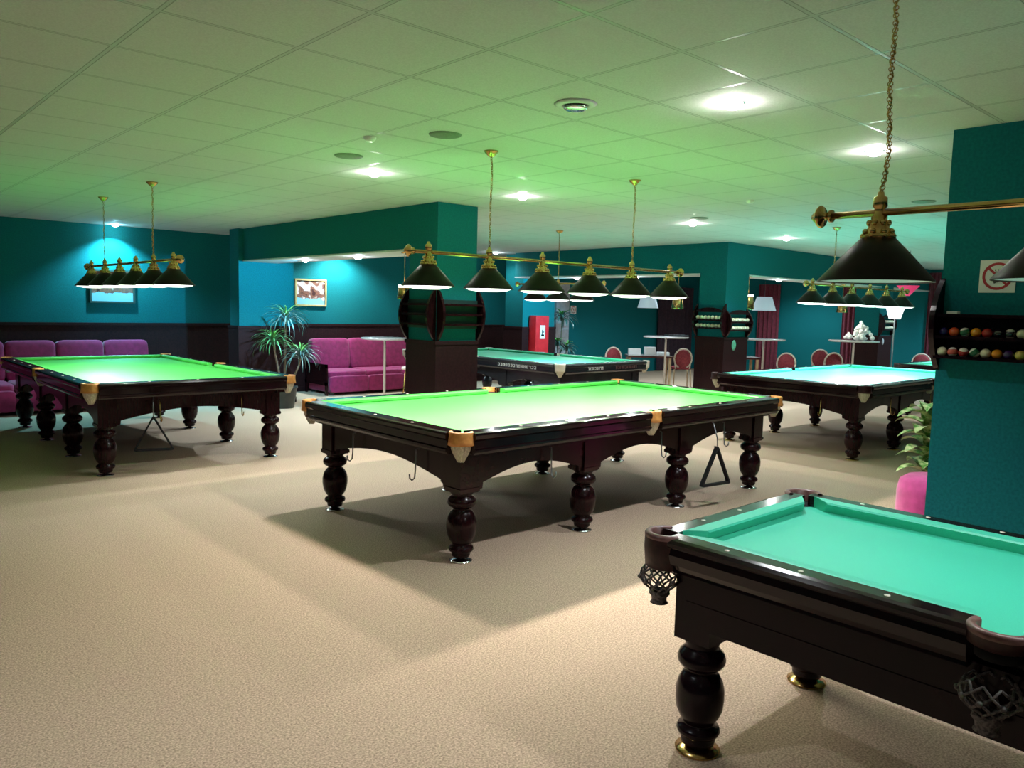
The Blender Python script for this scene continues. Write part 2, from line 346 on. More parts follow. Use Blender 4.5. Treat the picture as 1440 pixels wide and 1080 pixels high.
def russian_table(label, x0, y0, along, cloth, wood='wood', L=3.92, W=2.07, leather='leather', net='net', foot='chrome', black=False, hooks='brass', flip=1):
    cx, cy = (x0 + L / 2, y0 + W / 2) if along == 'x' else (x0 + W / 2, y0 + L / 2)
    t = thing('billiard_table', label, 'billiard table', (cx, cy, 0), 0 if along == 'x' else PI / 2)
    hl, hw = L / 2, W / 2
    H = .877
    # bed
    obj('slate_bed', MB().b2((-hl + .11, -hw + .11, .70), (hl - .11, hw - .11, .828)), wood, t)
    obj('playing_cloth', MB().b2((-hl + .125, -hw + .125, .829), (hl - .125, hw - .125, .837)), cloth, t)
    # rails and cushions
    CUT, MID = .135, .075
    segs = [('+y', hw, -hl + CUT, -MID), ('+y', hw, MID, hl - CUT), ('-y', hw, -hl + CUT, -MID), ('-y', hw, MID, hl - CUT), ('+x', hl, -hw + CUT, hw - CUT), ('-x', hl, -hw + CUT, hw - CUT)]
    for side, off, a, c in segs:
        b = MB(); sweep(b, rail_profile(), side, off, a, c, 0, 0)
        n = 3 if side[1] == 'y' else 3
        for k in range(n):
            u = a + (c - a) * (k + 1) / (n + 1); d = off - .07
            p = {'+y': (u, d), '-y': (u, -d), '+x': (d, u), '-x': (-d, u)}[side]
            b.lathe([(.012, .8765), (.012, .8783), (0, .8785)], (p[0], p[1], 0), 8, mi=1)
        obj('rail', b, ['rail_gloss' if wood == 'wood' else wood, 'pearl'], t)
        b = MB()
        corner_a = .9 if abs(abs(a) - MID) > .01 else .35; corner_c = .9 if abs(abs(c) - MID) > .01 else .35
        sweep(b, [(d + .0, z) for d, z in cush_profile()], side, off, a - corner_a * .124 + .012, c + corner_c * .124 - .012, corner_a, corner_c)
        obj('cushion', b, cloth, t)
    # pockets
    if black:
        pm = pocket_mesh(leather, .055, .11, .0, .02)
    else: pm = pocket_mesh(leather)
    nm = net_mesh(net)
    hole = MB().lathe([(0, .8382), (.056, .8382), (.056, .80)], seg=18).mesh('pocket_hole', 'hole')
    for (px, py, ang) in [(hl - .085, hw - .085, PI / 4), (-hl + .085, hw - .085, 3 * PI / 4), (-hl + .085, -hw + .085, -3 * PI / 4), (hl - .085, -hw + .085, -PI / 4), (0, hw - .068, PI / 2), (0, -hw + .068, -PI / 2)]:
        p = obj('pocket', pm, None, t, (px, py, 0), ang)
        obj('pocket_net', nm, None, p); obj('pocket_hole', hole, None, p)
    # apron with arches
    lx = [-(hl - .214), -.588, .588, hl - .214]; ly = [-(hw - .226), hw - .226]
    b = MB()
    def arch(u0, u1, const, axis):
        n = 12; lo = []
        for k in range(n + 1):
            s = k / n; e = min(s, 1 - s) * (u1 - u0)
            z = .475 if e < .02 else (.475 + .035 * min(1, (e - .02) / .02) + .095 * math.sin(PI * s) ** .8)
            lo.append((u0 + (u1 - u0) * s, z))
        # finer near the ends
        poly = [(u0, .745), (u0, .47)] + [(u0 + .05, .475), (u0 + .055, .515)] + [(u0 + .055 + (u1 - u0 - .11) * k / n, .515 + .085 * math.sin(PI * k / n)) for k in range(1, n)] + [(u1 - .055, .515), (u1 - .05, .475), (u1, .47), (u1, .745)]
        b.prism(poly, const - .016, const + .016, 'xz' if axis == 'x' else 'yz')
    for y in ly:
        for i in range(3): arch(lx[i] + .07, lx[i + 1] - .07, y + math.copysign(.045, y), 'x')
    for x in (lx[0], lx[3]): arch(ly[0] + .07, ly[1] - .07, x + math.copysign(.045, x), 'y')
    obj('apron', b, wood, t)
    lm, fm = leg_meshes(wood, foot)
    for x in lx:
        for y in ly:
            g = obj('leg', lm, None, t, (x, y, 0)); obj('levelling_foot', fm, None, g)
    if black:
        # printed lettering too soft to read, as light blocks on the side rails
        for side in (-1,):
            pass
    else:
        # cue rest hooks on the apron
        hk = MB().tube([(0, -.02, .70), (0, -.045, .69), (0, -.05, .56), (0, -.055, .50), (0, -.075, .485), (0, -.095, .50), (0, -.097, .53)], .0055, 6).mesh('rest_hook', hooks)
        for (x, y, a) in [(-1.05, -(hw - .16), 0), (.2, -(hw - .16), 0), (1.1, -(hw - .16), 0), (-hl + .15, -.45, -PI / 2), (-hl + .15, .35, -PI / 2)]:
            obj('rest_hook', hk, None, t, (x, y, 0), a)
    return t

T1 = (2.90, 3.634)
t1 = russian_table('dark mahogany billiard table with bright green cloth in the middle of the room', 2.90, 3.634, 'x', 'cloth_green', hooks='steel')
t2 = russian_table('dark billiard table with green cloth at the left, before the long sofa', 1.82, 7.60, 'y', 'cloth_green')
t4 = russian_table('dark billiard table with turquoise cloth on the right behind the potted leafy plant', 8.70, 3.68, 'x', 'cloth_teal', leather='leather_dark', foot='brass')
t3 = russian_table('black billiard table with mint cloth and pale lettering on its rails behind the rack column', 7.80, 7.55, 'y', 'cloth_mint', wood='wood_black', leather='pearl', black=True)
t6 = russian_table('farthest billiard table with turquoise cloth, only its corner showing beside the ball shelf', 13.65, 3.35, 'x', 'cloth_teal', leather='leather_dark')

# soft pale lettering strips on the black table
def blurry_text(seed, n, w, h):
    r = random.Random(seed); b = MB(); x = -w / 2; cw = w / n
    for i in range(n):
        k = r.choice((0, 1, 2, 3)); a, c = x + cw * .12, x + cw * .82
        b.b2((a, -.001, -h / 2), (a + cw * .22, .001, h / 2))
        if k != 0: b.b2((a, -.001, h / 2 - h * .22), (c, .001, h / 2))
        if k in (1, 3): b.b2((a, -.001, -h / 2), (c, .001, -h / 2 + h * .22))
        if k in (0, 3): b.b2((c - cw * .22, -.001, -h / 2), (c, .001, h / 2))
        if k == 0: b.b2((a, -.001, -h * .1), (c, .001, h * .12))
        x += cw
    return b
# local frame of t3: x along world Y, y = -world X
for (lx_, w_, n_) in ((-1.05, .85, 15), (.9, .6, 12)):
    o = obj('rail_lettering', blurry_text(3, n_, w_, .045), 'white', t3, (lx_, 2.07 / 2 - .0125, .798))
for (ly_, w_, n_, m_) in ((.28, .34, 9, 'white'), (-.42, .5, 12, 'leather_pink')):
    o = obj('rail_lettering', blurry_text(5, n_, w_, .045), m_, t3, (-3.92 / 2 + .0125, ly_, .798), PI / 2)

# rests and triangles
def triangle_rack(label, loc, tilt=0., s=.36, mat='hole'):
    b = MB(); h = s * .95; r = .02
    pts = []
    for (cx, cz, a0) in ((0, 0, 150), (s / 2 * 1.0, -h, 30), (-s / 2, -h, -90)):
        pass
    corners = [(0, 0), (s / 2, -h), (-s / 2, -h)]
    cen = (0, -h * .62)
    path = []
    for i in range(3):
        p = corners[i]; q = corners[(i + 1) % 3]; o = corners[i - 1]
        for t in (.93, 1.0):
            pass
        path += [(p[0] + (o[0] - p[0]) * .07, p[1] + (o[1] - p[1]) * .07), (p[0] + (cen[0] - p[0]) * .045, p[1] + (cen[1] - p[1]) * .045), (p[0] + (q[0] - p[0]) * .07, p[1] + (q[1] - p[1]) * .07)]
    n = len(path); w = .036; th = .020
    for ya, yb in ((-w / 2, w / 2),):
        vs = []; 
        for (x, z) in path:
            dx, dz = cen[0] - x, cen[1] - z; dd = math.hypot(dx, dz); ix, iz = x + dx / dd * th * 1.5, z + dz / dd * th * 1.5
            vs += [(x, ya, z), (x, yb, z), (ix, yb, iz), (ix, ya, iz)]
        fs = []
        for i in range(n):
            j = (i + 1) % n
            for k in range(4): fs.append((i * 4 + k, j * 4 + k, j * 4 + (k + 1) % 4, i * 4 + (k + 1) % 4))
        b.add(vs, fs)
    o = obj('ball_triangle', b, mat, None, loc, 0); o.rotation_euler = (tilt, 0, 0)
    return tag(o, label, 'ball triangle')
tri1 = triangle_rack('black ball triangle hanging from a hook under the central green table', (5.66, 3.62, .54), 0)
tri1.rotation_euler = (0, 0, -.15)
tri2 = triangle_rack('dark ball triangle hanging under the near end of the left green table', (2.43, 7.66, .56), 0, s=.36)
tri2.rotation_euler = (0, 0, -.35)
for tr, at in ((tri1, (5.66, 3.62)), (tri2, (2.43, 7.66))):
    h = MB().tube([(0, .09, .20), (0, .05, .18), (0, .0, .06), (0, -.005, -.022), (0, .015, -.03), (0, .03, -.01)], .005, 6)
    obj('hanging_loop', h, 'steel', tr, (0, 0, 0))

# ------------------------------------------------------------------ near pool table
def pool_table():
    t = thing('pool_table', 'near pool table with plum-black wood, turquoise cloth and leather net pockets at the right', 'pool table', (2.90, .60, 0), PI / 2)
    # local x = world +Y, local y = world -X
    L, W, H = 2.36, 1.18, .82; hl, hw = L / 2, W / 2
    obj('slate_bed', MB().b2((-hl + .08, -hw + .08, .70), (hl - .08, hw - .08, .762)), 'wood_plum', t)
    obj('playing_cloth', MB().b2((-hl + .095, -hw + .085, .763), (hl - .085, hw - .085, .770)), 'cloth_teal', t)
    prof = [(-.09, .82), (-.024, .82), (-.008, .815), (0, .803), (0, .792), (-.008, .784), (-.004, .76), (-.010, .725), (-.022, .705), (-.02, .695), (-.03, .688), (-.09, .688)]
    cus = [(-.089, .82), (-.10, .8215), (-.144, .818), (-.150, .811), (-.128, .7705), (-.089, .7705)]
    CUT, MID = .10, .07
    for side, off, a, c in [('+y', hw, -hl + CUT, -MID), ('+y', hw, MID, hl - CUT), ('-y', hw, -hl + CUT, -MID), ('-y', hw, MID, hl - CUT), ('+x', hl, -hw + CUT, hw - CUT), ('-x', hl, -hw + CUT, hw - CUT)]:
        b = MB(); sweep(b, prof, side, off, a, c, 0, 0)
        for k in range(3):
            u = a + (c - a) * (k + .85) / 3.7; d = off - .05
            p = {'+y': (u, d), '-y': (u, -d), '+x': (d, u), '-x': (-d, u)}[side]
            b.lathe([(.009, .8195), (.009, .8212), (0, .8214)], (p[0], p[1], 0), 14, mi=1)
        obj('rail', b, ['rail_gloss', 'pearl'], t)
        b = MB(); ca = abs(abs(a) - MID) > .01; cc = abs(abs(c) - MID) > .01
        ta = (a - CUT - .005, 1.5) if ca else (a - MID + .012, .58); tb = (c + CUT + .005, 1.5) if cc else (c + MID - .012, .58)
        sweep(b, cus, side, off, ta[0], tb[0], ta[1], tb[1])
        obj('cushion', b, 'cloth_teal', t)
    # apron: tall flat panels with a groove
    b = MB()
    for s in (-1, 1):
        y = s * (hw - .07)
        b.b2((-hl + .17, y - .018, .60), (hl - .17, y + .018, .70)); b.b2((-hl + .17, y - .014, .58), (hl - .17, y + .014, .60)); b.b2((-hl + .17, y - .018, .50), (hl - .17, y + .018, .59))
        x = s * (hl - .10)
        b.b2((x - .018, -hw + .14, .60), (x + .018, hw - .14, .70)); b.b2((x - .014, -hw + .14, .585), (x + .014, hw - .14, .60)); b.b2((x - .018, -hw + .14, .50), (x + .018, hw - .14, .59))
    obj('apron', b, 'wood_plum', t)
    # legs
    prof2 = [(.052, .028), (.062, .034), (.064, .05), (.058, .062), (.076, .072), (.081, .085), (.076, .098), (.056, .108), (.058, .118), (.074, .14), (.086, .17), (.090, .21), (.089, .245), (.082, .275), (.066, .305), (.055, .315),
             (.058, .328), (.078, .336), (.088, .35), (.089, .365), (.082, .385), (.066, .402), (.06, .415), (.068, .43), (.068, .44)]
    lb = MB(); lb.lathe(prof2, seg=36, cap0=True); lb.box((0, 0, .57), (.15, .15, .26)); lm = lb.mesh('leg', 'wood_plum')
    fm = MB().lathe([(0, .001), (.082, .001), (.084, .008), (.055, .014), (.03, .03)], seg=24).mesh('levelling_foot', 'brass')
    for x in (-1, 1):
        for y in (hw - .13, -(hw - .2)):
            g = obj('leg', lm, None, t, (x * (hl - .20), y, 0)); obj('levelling_foot', fm, None, g)
    # pockets
    def pkt(px, py, ang, mid=False):
        b = MB(); r = .058; top = .826
        b.lathe([(r, top - .06), (r, top - .006), (r + .006, top), (r + .02, top), (r + .026, top - .008), (r + .024, top - .02)], seg=20, a0=math.radians(-112), a1=math.radians(112), mi=1)
        if not mid:
            b.lathe([(r + .024, top - .02), (r + .026, top - .06), (r + .020, top - .13), (r + .012, top - .135), (r + .01, top - .06), (r, top - .06)], seg=20, a0=math.radians(-100), a1=math.radians(100), mi=0)
        else:
            b.lathe([(r + .024, top - .02), (r + .022, top - .05), (r + .01, top - .055), (r, top - .06)], seg=20, a0=math.radians(-100), a1=math.radians(100), mi=0)
        p = obj('pocket', b, ['leather_dark', 'leather_pink'], t, (px, py, 0), ang)
        nb = MB(); zt, zb = .69, .585; n = 9
        def P(k, s):  # s 0..1 down
            a = 2 * PI * k / n; rr = (.058 + .018 * math.sin(PI * min(1, s * 1.3))) * (1 - .55 * max(0, s - .55) / .45)
            return (rr * math.cos(a) + (.02 if not mid else .055), rr * math.sin(a), zt - (zt - zb) * s)
        for k in range(n):
            for sg in (1, -1): nb.tube([P(k + sg * j * .5, j / 5) for j in range(6)], .0038, 6)
        for k in range(n): nb.sphere(P(k, .4), .009, 8, 6)
        nb.lathe([(.036, zb + .012), (.04, zb), (.030, zb - .012), (.028, zb - .028), (.034, zb - .036), (0, zb - .036)], (.02 if not mid else .055, 0, 0), 16)
        obj('pocket_net', nb, 'net_dark', p)
        obj('pocket_hole', MB().lathe([(0, .7715), (.060, .7715), (.060, .74)], seg=18), 'hole', p)
    for sx in (-1, 1):
        for sy in (-1, 1): pkt(sx * (hl - .066), sy * (hw - .066), math.atan2(sy, sx))
    pkt(0, hw - .045, PI / 2, True); pkt(0, -hw + .045, -PI / 2, True)
    return t
pool_table()

# ------------------------------------------------------------------ billiard lamps
def chain_mesh(p, q, bow=.0, links=26, r=.009, cord=True):
    b = MB(); p, q = Vector(p), Vector(q); n = links
    def at(s): return p.lerp(q, s) + Vector((bow * math.sin(PI * s) + bow * .5 * math.sin(3 * PI * s), bow * .6 * math.sin(2 * PI * s), 0))
    for i in range(n):
        a, c = at(i / n), at((i + 1) / n); d = (c - a); m = (a + c) / 2; ln = d.length * .68; d.normalize()
        s1 = Vector((1, 0, 0)) if i % 2 else Vector((0, 1, 0))
        pts = [m + d * ln * math.cos(t) + s1 * r * math.sin(t) for t in [2 * PI * k / 10 for k in range(11)]]
        b.tube(pts, .0018, 4, cap=False)
    if cord:
        b.tube([at(s / 40) + Vector((.006 * math.sin(s * 1.3), .006 * math.cos(s * 1.3), 0)) for s in range(41)], .0028, 5)
    return b
def billiard_lamp(label, c, axis, n, spacing, power, color=(1, .93, .84), zb=1.78, bow=.0, hang=(1, -2), over=.16, links=40, glow='glow', cone=146, dome=True):
    t = thing('billiard_lamp', label, 'billiard lamp', (c[0], c[1], zb), 0 if axis == 'x' else PI / 2)
    half = spacing * (n - 1) / 2; zr = .235
    obj('lamp_bar', MB().tube([(-half - over, 0, zr), (half + over, 0, zr)], .0125, 12), 'brass', t)
    kn = MB().lathe([(.0125, -.035), (.022, -.035), (.022, -.025), (.014, -.02), (.014, -.005), (.036, 0), (.041, .008), (.036, .016), (.020, .024), (.016, .034), (.008, .042), (0, .043)], seg=18, axis='x').mesh('end_finial', 'brass')
    obj('end_finial', kn, None, t, (half + over, 0, zr)); e = obj('end_finial', kn, None, t, (-half - over, 0, zr), PI)
    sh = MB().lathe([(.186, 0), (.184, .006), (.112, .088), (.052, .152), (.046, .152), (.106, .084), (.178, .004), (.186, 0)], seg=40, mis=[0, 0, 0, 0, 1, 1, 0]).mesh('lamp_shade', ['shade', 'white_in'])
    co = MB().lathe([(.056, .150), (.058, .158), (.044, .162), (.042, .176), (.034, .184), (.036, .196), (.026, .206), (.026, .222), (.018, .228), (.018, .250), (.024, .256), (.022, .285), (.012, .292), (.010, .305), (0, .307)], seg=24)
    for k in range(8):
        a = 2 * PI * k / 8
        co.sphere((.044 * math.cos(a), .044 * math.sin(a), .170), .0105, 8, 6); co.sphere((.033 * math.cos(a), .033 * math.sin(a), .200), .010, 8, 6)
        co.sphere((.052 * math.cos(a), .052 * math.sin(a), .156), .008, 8, 6)
    co = co.mesh('shade_collar', 'brass')
    di = MB().lathe([(0, -.020), (.08, -.018), (.14, -.010), (.165, .0), (.172, .012), (0, .018)] if dome else [(0, .070), (.085, .068), (.095, .072), (0, .078)], seg=32).mesh('bulb_glow', glow)  # glowing dome bulges below the rim, bloom put into its shape
    for i in range(n):
        x = -half + i * spacing
        s = obj('lamp_shade', sh, None, t, (x, 0, 0)); obj('shade_collar', co, None, s); obj('bulb_glow', di, None, s)
        l = bpy.data.lights.new('shade_bulb', 'SPOT'); l.energy = power; l.color = color; l.spot_size = math.radians(cone); l.spot_blend = .45; l.shadow_soft_size = .05
        lo = bpy.data.objects.new('shade_bulb', l); COL.objects.link(lo); lo.parent = t; lo.location = (x, 0, -.026 if dome else .058)
    for k in hang:
        i = k if k >= 0 else n + k; x = -half + i * spacing
        top = CZ - zb
        obj('chain', chain_mesh((x, 0, .30), (x, 0, top - .03), bow, links, cord=True), 'brass', t)
        obj('ceiling_rose', MB().lathe([(.01, top - .045), (.02, top - .04), (.05, top - .012), (.055, top - .001), (0, top - .001)], seg=20), 'brass', t, (x, 0, 0))
    return t
billiard_lamp('six-shade brass lamp hanging over the central green table', (4.605, 4.42), 'x', 6, .55, 34, color=(1, .92, .84), bow=.006)
billiard_lamp('six-shade lamp bar hanging over the left green table', (2.60, 8.925), 'y', 6, .55, 16, color=(.86, .95, 1), bow=.004)
billiard_lamp('six-shade lamp bar over the right turquoise table, partly behind the large near shade', (10.70, 4.72), 'x', 6, .55, 34, color=(.88, .92, 1), zb=1.80, bow=.0)
billiard_lamp('three-shade lamp bar over the black table, seen under the central lamp', (8.20, 8.03), 'y', 3, .47, 30, color=(.9, .97, 1), hang=(1,), over=.4)
billiard_lamp('large near brass lamp bar with dark shade cut by the right picture edge', (2.75, .35), 'y', 4, .545, 4.5, color=(.95, .98, 1), zb=1.765, bow=-.012, hang=(-1, 0), over=.2, links=56, dome=False)
# lamps lighting the far table
billiard_lamp('small far lamp bar over the farthest turquoise table', (15.6, 4.4), 'x', 4, .55, 22, color=(.9, .97, 1), hang=(0, -1))

# ------------------------------------------------------------------ ceiling fittings
def spot(loc, power, size=110, blend=.6, color=(.86, .92, 1), tilt=(0, 0), soft=.03, name='downlight_beam'):
    l = bpy.data.lights.new(name, 'SPOT'); l.energy = power; l.color = color; l.spot_size = math.radians(size); l.spot_blend = blend; l.shadow_soft_size = soft
    o = bpy.data.objects.new(name, l); COL.objects.link(o); o.location = loc; o.rotation_euler = (tilt[0], tilt[1], 0); return o
dl_ring = MB().lathe([(.052, -.002), (.060, -.004), (.066, 0), (.066, .0)], seg=24).mesh('trim_ring', 'chrome')
dl_disc = MB().lathe([(0, -.036), (.034, -.030), (.050, -.012), (.053, -.001)], seg=20).mesh('lens', 'glow_spot')
def downlight(x, y, label, power=34, z=CZ, **k):
    t = thing('ceiling_spotlight', label, 'ceiling light', (x, y, z))
    obj('trim_ring', dl_ring, None, t, (0, 0, -.001)); obj('lens', dl_disc, None, t, (0, 0, -.001))
    s = spot((0, 0, -.042), power, **k); s.parent = t
    l = bpy.data.lights.new('halo_light', 'POINT'); l.energy = .9; l.color = k.get('color', (1, .97, .93)); l.shadow_soft_size = .02  # added point light that puts a bloom-like halo on the ceiling
    lo = bpy.data.objects.new('halo_light', l); COL.objects.link(lo); lo.parent = t; lo.location = (0, 0, -.06)
    return t
downlight(3.79, 2.43, 'round ceiling spotlight nearest the camera, above the near end of the central table')
downlight(5.50, 2.40, 'round ceiling spotlight just behind the long hanging chain')
downlight(3.73, 5.91, 'round ceiling spotlight between the central lamp and the left green table')
downlight(5.49, 5.92, 'round ceiling spotlight just right of the rack column top')
downlight(8.48, 5.94, 'round ceiling spotlight above the middle distance, left of the large near shade')
downlight(10.89, 5.96, 'round ceiling spotlight in front of the second column')
downlight(3.67, 13.16, 'small ceiling spotlight close to the far left wall', 85, size=122, color=(.25, .8, 1))
downlight(10.70, 12.30, 'small far ceiling spotlight above the central lamp bar', 14, size=150, color=(.75, .93, 1))
for (x, y, lab, pw) in ((5.47, 10.49, 'left of the two spotlights under the green beam', 45), (5.47, 9.04, 'right of the two spotlights under the green beam', 45)):
    downlight(x, y, lab, pw, z=BZ - .02, size=150, color=(.72, .88, 1))
spot((5.47, 10.49, BZ - .05), 125, size=84, blend=.3, color=(.08, .62, 1), tilt=(math.radians(58), 0))
spot((11.29, 10.55, BZ - .05), 120, size=84, blend=.3, color=(.12, .72, 1), tilt=(math.radians(66), 0)).rotation_euler = (math.radians(58), 0, math.radians(-10))
for (x, y, lab, pw) in ((11.29, 10.55, 'left spotlight under the far beam behind the central lamp', 25), (11.29, 9.08, 'right spotlight under the far beam behind the central lamp', 25), (12.97, 7.2, 'spotlight under the beam right of the second column', 25)):
    downlight(x, y, lab, pw, z=BZ - .02, size=150, color=(.72, .88, 1))
downlight(14.6, 10.6, 'added unseen fill light above the bar tables', 60, size=150, color=(.7, .88, 1))  # extra lamp, out of sight, that fills in light at the far end
downlight(17.9, 5.3, 'added unseen fill light near the right curtain', 90, size=150, color=(.6, .85, 1))  # another added lamp, brightens the far right end
downlight(17.9, 9.6, 'added unseen fill light behind the white flowers', 60, size=150, color=(.7, .9, 1))  # added as fill behind the beam, no visible fitting
# bright washes on the two stub walls and the picture wall
for (x, y, lab, c, p) in ((7.6, 12.95, 'small spotlight above the framed picture', (.75, .95, 1), 80),):
    downlight(x, y, lab, p, size=140, color=c)
def vent():
    t = thing('ceiling_vent', 'round chrome air vent in the ceiling left of the nearest spotlight', 'air vent', (3.23, 3.07, CZ))
    obj('outer_ring', MB().lathe([(.115, 0), (.12, -.004), (.10, -.012), (.078, -.016), (.074, -.004), (.074, .0)], seg=32), 'soffit', t)
    obj('inner_disc', MB().lathe([(0, -.034), (.055, -.034), (.066, -.026), (.064, -.018), (.0, -.015)], seg=32), 'chrome', t)
    obj('throat', MB().lathe([(0, -.001), (.074, -.001)], seg=24), 'hole', t)
vent()
for (x, y, lab) in ((3.22, 4.24, 'round dark ceiling speaker nearer the central lamp chain'), (3.18, 5.40, 'round dark ceiling speaker left of the other two lights'), (8.14, 3.04, 'round ceiling speaker right of the large hanging shade chain'), (8.05, 5.55, 'small far round ceiling speaker above the near lamp bar')):
    tag(obj('ceiling_speaker', MB().lathe([(0, -.012), (.09, -.012), (.105, -.008), (.11, -.001)], seg=28), 'grille', None, (x, y, CZ)), lab, 'speaker')
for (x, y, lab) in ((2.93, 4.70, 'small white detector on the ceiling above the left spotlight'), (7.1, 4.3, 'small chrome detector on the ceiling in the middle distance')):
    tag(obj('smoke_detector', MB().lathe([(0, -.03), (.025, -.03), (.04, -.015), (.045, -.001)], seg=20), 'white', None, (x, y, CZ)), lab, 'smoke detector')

# ------------------------------------------------------------------ wall racks
def side_panel(depth, z0, z1, th, flat=False):
    n = 20; h = z1 - z0
    poly = [(0, z0)] + [(depth * (math.sin(PI * k / n) ** .75 if 0 < k < n else 0) * (1 - .0 * k) + (.008), z0 + h * k / n) for k in range(n + 1)] + [(0, z1)]
    return MB().prism(poly, -th / 2, th / 2, 'yz')
def wall_rack(label, c, rz, w, z0=1.27, z1=1.86, depth=.135, shelves=(1.33, 1.45, 1.57, 1.68), wood='wood', th=.03, arch=False, badge=False):
    """back on local y=0, sticking out to -y"""
    t = thing('ball_rack', label, 'ball rack', (c[0], c[1], z0), rz)
    sp = side_panel(-depth, 0, z1 - z0, th).mesh('side_panel', wood)
    for s in (-1, 1): obj('side_panel', sp, None, t, (s * (w / 2 - th / 2), 0, 0))
    for z in shelves: obj('shelf', MB().b2((-w / 2 + th, -depth * .82, z - z0 - .009), (w / 2 - th, -.001, z - z0 + .009)).b2((-w / 2 + th, -depth * .86, z - z0 - .009), (w / 2 - th, -depth * .82, z - z0 + .016)), wood, t)
    if arch:
        n = 16; poly = [(-w / 2 + th, shelves[-1] - z0 + .13)] + [(-(w / 2 - th) * math.cos(PI * k / n), shelves[-1] - z0 + .13 + .075 * math.sin(PI * k / n)) for k in range(n + 1)]
        obj('crest_panel', MB().prism(poly, -depth * .55, -depth * .42, 'xz'), wood, t)
    if not arch: obj('rack_back', MB().b2((-w / 2 + th, -.012, shelves[0] - z0 - .04), (w / 2 - th, -.001, shelves[-1] - z0 + .06)), 'rack_shade', t)  # dark sheet that paints the shade behind the shelves
    return t
wall_rack('empty dark ball rack on the left face of the first column', (5.199, 7.235, 0), -PI / 2, .55, z0=1.25, z1=1.84, shelves=(1.44, 1.55, 1.66))
wall_rack('empty dark ball rack on the front face of the first column', (5.50, 6.949, 0), 0, .60, z0=1.25, z1=1.84, shelves=(1.44, 1.55, 1.66))
wall_rack('ball rack with arched crest on the left face of the second column', (10.978, 7.25, 0), -PI / 2, .56, z0=1.26, z1=1.80, shelves=(1.40, 1.53), arch=True)
wall_rack('arched ball rack with two pale rows on the front face of the second column', (11.31, 6.998, 0), 0, .66, z0=1.24, z1=1.72, shelves=(1.37, 1.50), arch=True)
wall_rack('far ball rack with two pale rows on the third column', (17.13, 6.998, 0), 0, .62, z0=1.24, z1=1.74, shelves=(1.38, 1.51), arch=True)
ballm = MB().sphere((0, 0, 0), .034, 14, 8).mesh('billiard_ball', 'ivory')
def ball_row(c, dvec, n, z, label, group):
    for i in range(n):
        o = bpy.data.objects.new('billiard_ball', ballm); COL.objects.link(o)
        o.location = (c[0] + dvec[0] * (i - (n - 1) / 2) * .0695, c[1] + dvec[1] * (i - (n - 1) / 2) * .0695, z + .0435)
        tag(o, label, 'billiard ball', group)
for z, w in ((1.37, 'lower'), (1.50, 'upper')):
    ball_row((11.31, 6.935), (1, 0), 8, z, 'ivory ball in the %s row of the front rack on the second column' % w, 'ivory balls, %s row, front rack of second column' % w)
for z, w in ((1.40, 'lower'), (1.53, 'upper')):
    ball_row((10.915, 7.25), (0, 1), 7, z, 'ivory ball in the %s row of the left-face rack on the second column' % w, 'ivory balls, %s row, left-face rack of second column' % w)
for z, w in ((1.38, 'lower'), (1.51, 'upper')):
    ball_row((17.13, 6.935), (1, 0), 7, z, 'ivory ball in the %s row of the far rack on the third column' % w, 'ivory balls, %s row, far rack' % w)
o = obj('oval_badge', MB().lathe([(0, -.012), (.06, -.012), (.075, 0)], seg=24, axis='y'), 'badge', None, (11.24, 6.970, 1.13)); o.scale = (.8, 1, 1.15)
tag(o, 'pale green oval badge on the brown panel below the second column rack', 'badge')
o = obj('oval_badge', MB().lathe([(0, -.012), (.05, -.012), (.06, 0)], seg=24, axis='y'), 'grey_panel', None, (17.0, 6.970, 1.13)); o.scale = (.8, 1, 1.15)
tag(o, 'small pale oval badge on the brown panel of the third column', 'badge')

# ball shelf on the right column
RY = 1.51
rk = thing('ball_rack', 'wide dark ball shelf with coloured pool balls on the right green column', 'ball rack', (5.199, RY, 1.33), -PI / 2)
spm = side_panel(-.15, 0, .56, .03).mesh('side_panel', 'wood_plum')
for s in (-1, 1): obj('side_panel', spm, None, rk, (s * .285, 0, 0))
for z in (.085, .205, .335): obj('shelf', MB().b2((-.27, -.115, z - .008), (.27, -.001, z + .004)).b2((-.27, -.12, z - .008), (.27, -.114, z + .010)), 'wood_plum', rk)
obj('rack_back', MB().b2((-.27, -.012, .085), (.27, -.001, .34)), 'wood_plum', rk)
def ball_mat(name, c, stripe=False):
    m = new_mat(name, c, .12, coat=.6)
    if stripe:
        n = m.node_tree.nodes; l = m.node_tree.links; tc = n.new('ShaderNodeTexCoord'); sp = n.new('ShaderNodeSeparateXYZ'); ab = n.new('ShaderNodeMath'); ab.operation = 'ABSOLUTE'
        lt = n.new('ShaderNodeMath'); lt.operation = 'LESS_THAN'; lt.inputs[1].default_value = .015; mx = n.new('ShaderNodeMixRGB')
        l.new(tc.outputs['Object'], sp.inputs[0]); l.new(sp.outputs[2], ab.inputs[0]); l.new(ab.outputs[0], lt.inputs[0]); l.new(lt.outputs[0], mx.inputs[0])
        mx.inputs[1].default_value = (.75, .7, .55, 1); mx.inputs[2].default_value = (*c, 1); l.new(mx.outputs[0], n['Principled BSDF'].inputs['Base Color'])
    return m
BC = dict(navy=(.01, .012, .08), orange_red=(.75, .09, .02), green=(.02, .13, .05), orange=(.85, .28, .01), crimson=(.42, .02, .02), black=(.008, .008, .01), yellow=(.8, .62, .12), cream=(.78, .72, .45), maroon=(.25, .02, .03), purple=(.05, .01, .09), coral=(.62, .10, .06))
